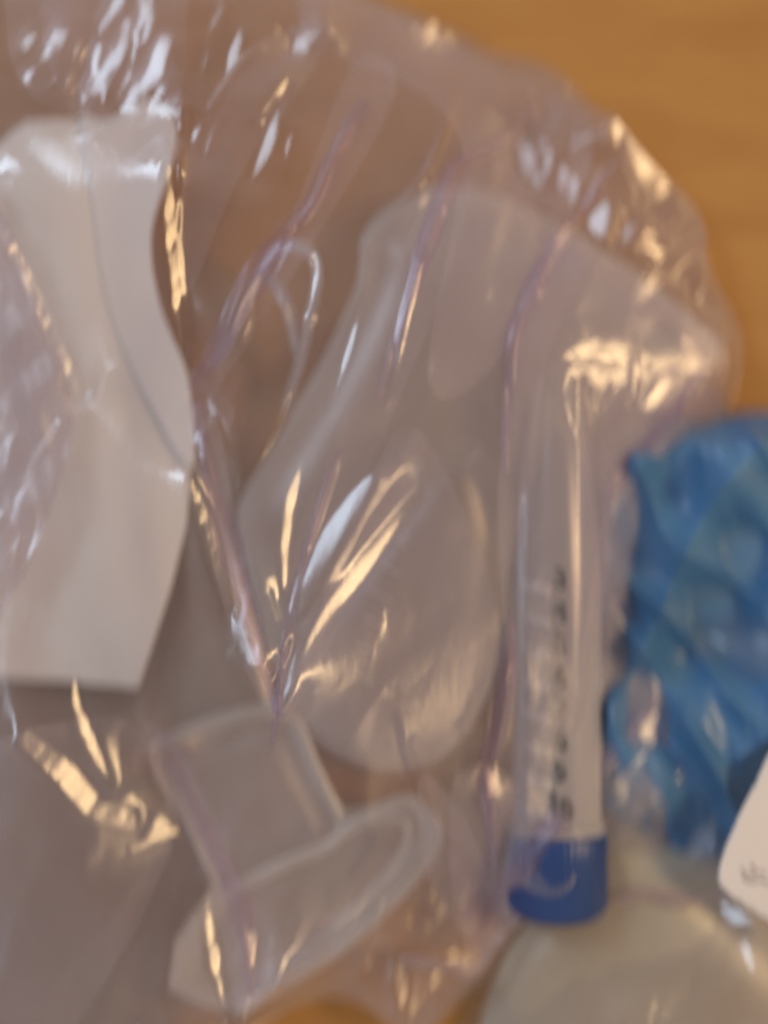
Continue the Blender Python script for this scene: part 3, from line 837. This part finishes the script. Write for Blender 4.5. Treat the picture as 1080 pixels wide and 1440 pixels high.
# ---------------------------------------------------------------- crumpled blue cloth at the right
cz1 = fnoise((420, 420), 105, 44, math.radians(150), 51); cz2 = fnoise((420, 420), 60, 24, math.radians(35), 52); cz3 = fnoise((420, 420), 24, 14, 0.8, 53)
def cloth_z(x, y, d):
    i = np.clip(((x - 780) / 480 * 419), 0, 418.9); j = np.clip(((y - 540) / 760 * 419), 0, 418.9)
    i0 = i.astype(int); j0 = j.astype(int); fi = i - i0; fj = j - j0
    def s(a): return a[j0, i0] * (1 - fi) * (1 - fj) + a[j0, np.minimum(i0 + 1, 419)] * fi * (1 - fj) + a[np.minimum(j0 + 1, 419), i0] * (1 - fi) * fj + a[np.minimum(j0 + 1, 419), np.minimum(i0 + 1, 419)] * fi * fj
    rg = 1 - np.abs(s(cz1)); rg2 = 1 - np.abs(s(cz2))
    return 0.0018 + np.clip(d / 40, 0, 1) ** 0.6 * np.maximum(0.002, 0.0066 + 0.0056 * rg + 0.0036 * rg2 + 0.0005 * (1 - np.abs(s(cz3))))
bl = sheet('crumpled_cloth', [(1000, 588), (1060, 578), (1120, 590), (1190, 640), (1200, 900), (1190, 1130), (1090, 1180), (1000, 1230), (930, 1235), (890, 1160), (835, 1120), (822, 900), (826, 760), (835, 690), (870, 625), (935, 592)],
      cloth_z, M['blue'], step=2.6)
tag(bl, 'crumpled glossy blue cloth lying beside and under the right edge of the bag', 'cloth')

# ---------------------------------------------------------------- pale container, second bag, card at bottom right
pc = sheet('milky_plastic_pouch', [(850, 1165), (930, 1172), (1000, 1205), (1080, 1290), (1170, 1400), (1170, 1570), (660, 1570), (672, 1450), (705, 1350), (760, 1270)],
      lambda x, y, d: 0.0016 + 0.0100 * np.sqrt(1 - (1 - np.clip(d / 150, 0, 1)) ** 2) + wav(x, y, 0.0004), M['pale'], step=6, thick=0.0)
tag(pc, 'pale yellowish milky plastic pouch under the rolled bag edge at bottom right', 'plastic pouch')
b2 = empty('second_clear_bag', P(900, 1400, 0.001))
tag(b2, 'second clear plastic bag at bottom right, over the milky pouch and blue cloth', 'plastic bag')
OUT2 = smooth_poly([(960, 880), (1040, 850), (1200, 840), (1215, 1570), (610, 1570), (645, 1450), (690, 1368), (725, 1312), (770, 1272), (900, 1258), (985, 1240), (1002, 1180), (1022, 1100), (985, 990)], 6)
x2 = np.arange(0.004, 0.100, step); y2 = np.arange(-0.122, -0.014, step)
X2, Y2 = np.meshgrid(x2, y2)
pb2 = PX(X2, Y2, 0.003); pm2 = PX(X2, Y2, 0.016)
d2 = np.maximum(seg_dist(*pb2, OUT2[::3], True)[0] * np.where(inside(*pb2, OUT2), 1, -1), 0)
Zb2 = 0.0012 + 0.0160 * (1 - np.exp(-d2 / 60.0))
Zt2 = Zb2 + np.clip(d2 / 40, 0, 1) * (0.0009 * fnoise(X2.shape, 150, 50, math.radians(20), 61) + 0.00022 * fnoise(X2.shape, 50, 16, math.radians(60), 62))
st2 = [('w', 1, 24, .4, [(980, 905), (1000, 940), (1018, 968)]), ('w', 1, 24, .3, [(1012, 985), (1028, 996)]), ('w', 1, 14, .6, [(1052, 1086), (1075, 1096)]),
       ('c', .9, 30, .5, [(1010, 1030), (1050, 1015), (1085, 990)]), ('c', .8, 18, .6, [(1030, 1050), (1060, 1062)]),
       ('w', .8, 14, .4, [(930, 1075), (950, 1070)]), ('c', .7, 14, .6, [(812, 1290), (822, 1320), (818, 1350)]), ('c', .6, 12, .6, [(832, 1300), (830, 1345)]),
       ('w', .8, 14, .6, [(826, 1355), (832, 1368)]), ('c', 1, 12, .5, [(1045, 1328), (1052, 1345), (1060, 1368)]), ('w', .6, 24, .6, [(880, 1435), (930, 1415), (975, 1392)]),
       ('c', .7, 10, .7, [(1000, 1280), (1060, 1292)]), ('w', .7, 8, .8, [(905, 1175), (925, 1150)]), ('c', .8, 30, .6, [(1005, 1120), (985, 1165), (960, 1210)])]
Z2 = film_surface(X2, Y2, Zb2, Zt2, st2, 71, 2)
Z2 = np.maximum(Z2 * np.clip(d2 / 7, 0, 1) + 0.0012 * (1 - np.clip(d2 / 7, 0, 1)), 0.0012)
film_mesh('front_film', X2, Y2, Z2, OUT2, M['film2'], b2)
card = empty('white_card', P(1060, 1190, 0.015))
tag(card, 'white card with faint writing poking in at the right edge above the rolled bag edge', 'card')
sheet('card_sheet', [(1150, 1040), (1092, 1046), (1062, 1100), (1030, 1165), (1010, 1225), (1018, 1252), (1060, 1282), (1110, 1310), (1160, 1320)],
      lambda x, y, d: 0.0185 + 0 * x, M['card'], card, step=6, thick=0.0004, smooth_n=6)
for pts in ([(1042, 1222), (1050, 1230), (1062, 1232)], [(1056, 1216), (1064, 1226), (1078, 1228)], [(1044, 1234), (1056, 1240), (1070, 1238), (1082, 1244)]):
    sweep('pen_mark', [P(a, b_, 0.0190) for a, b_ in smooth_poly(pts, 5, False)], 0.00022, M['pen'], card, seg=6, flat=0.3)
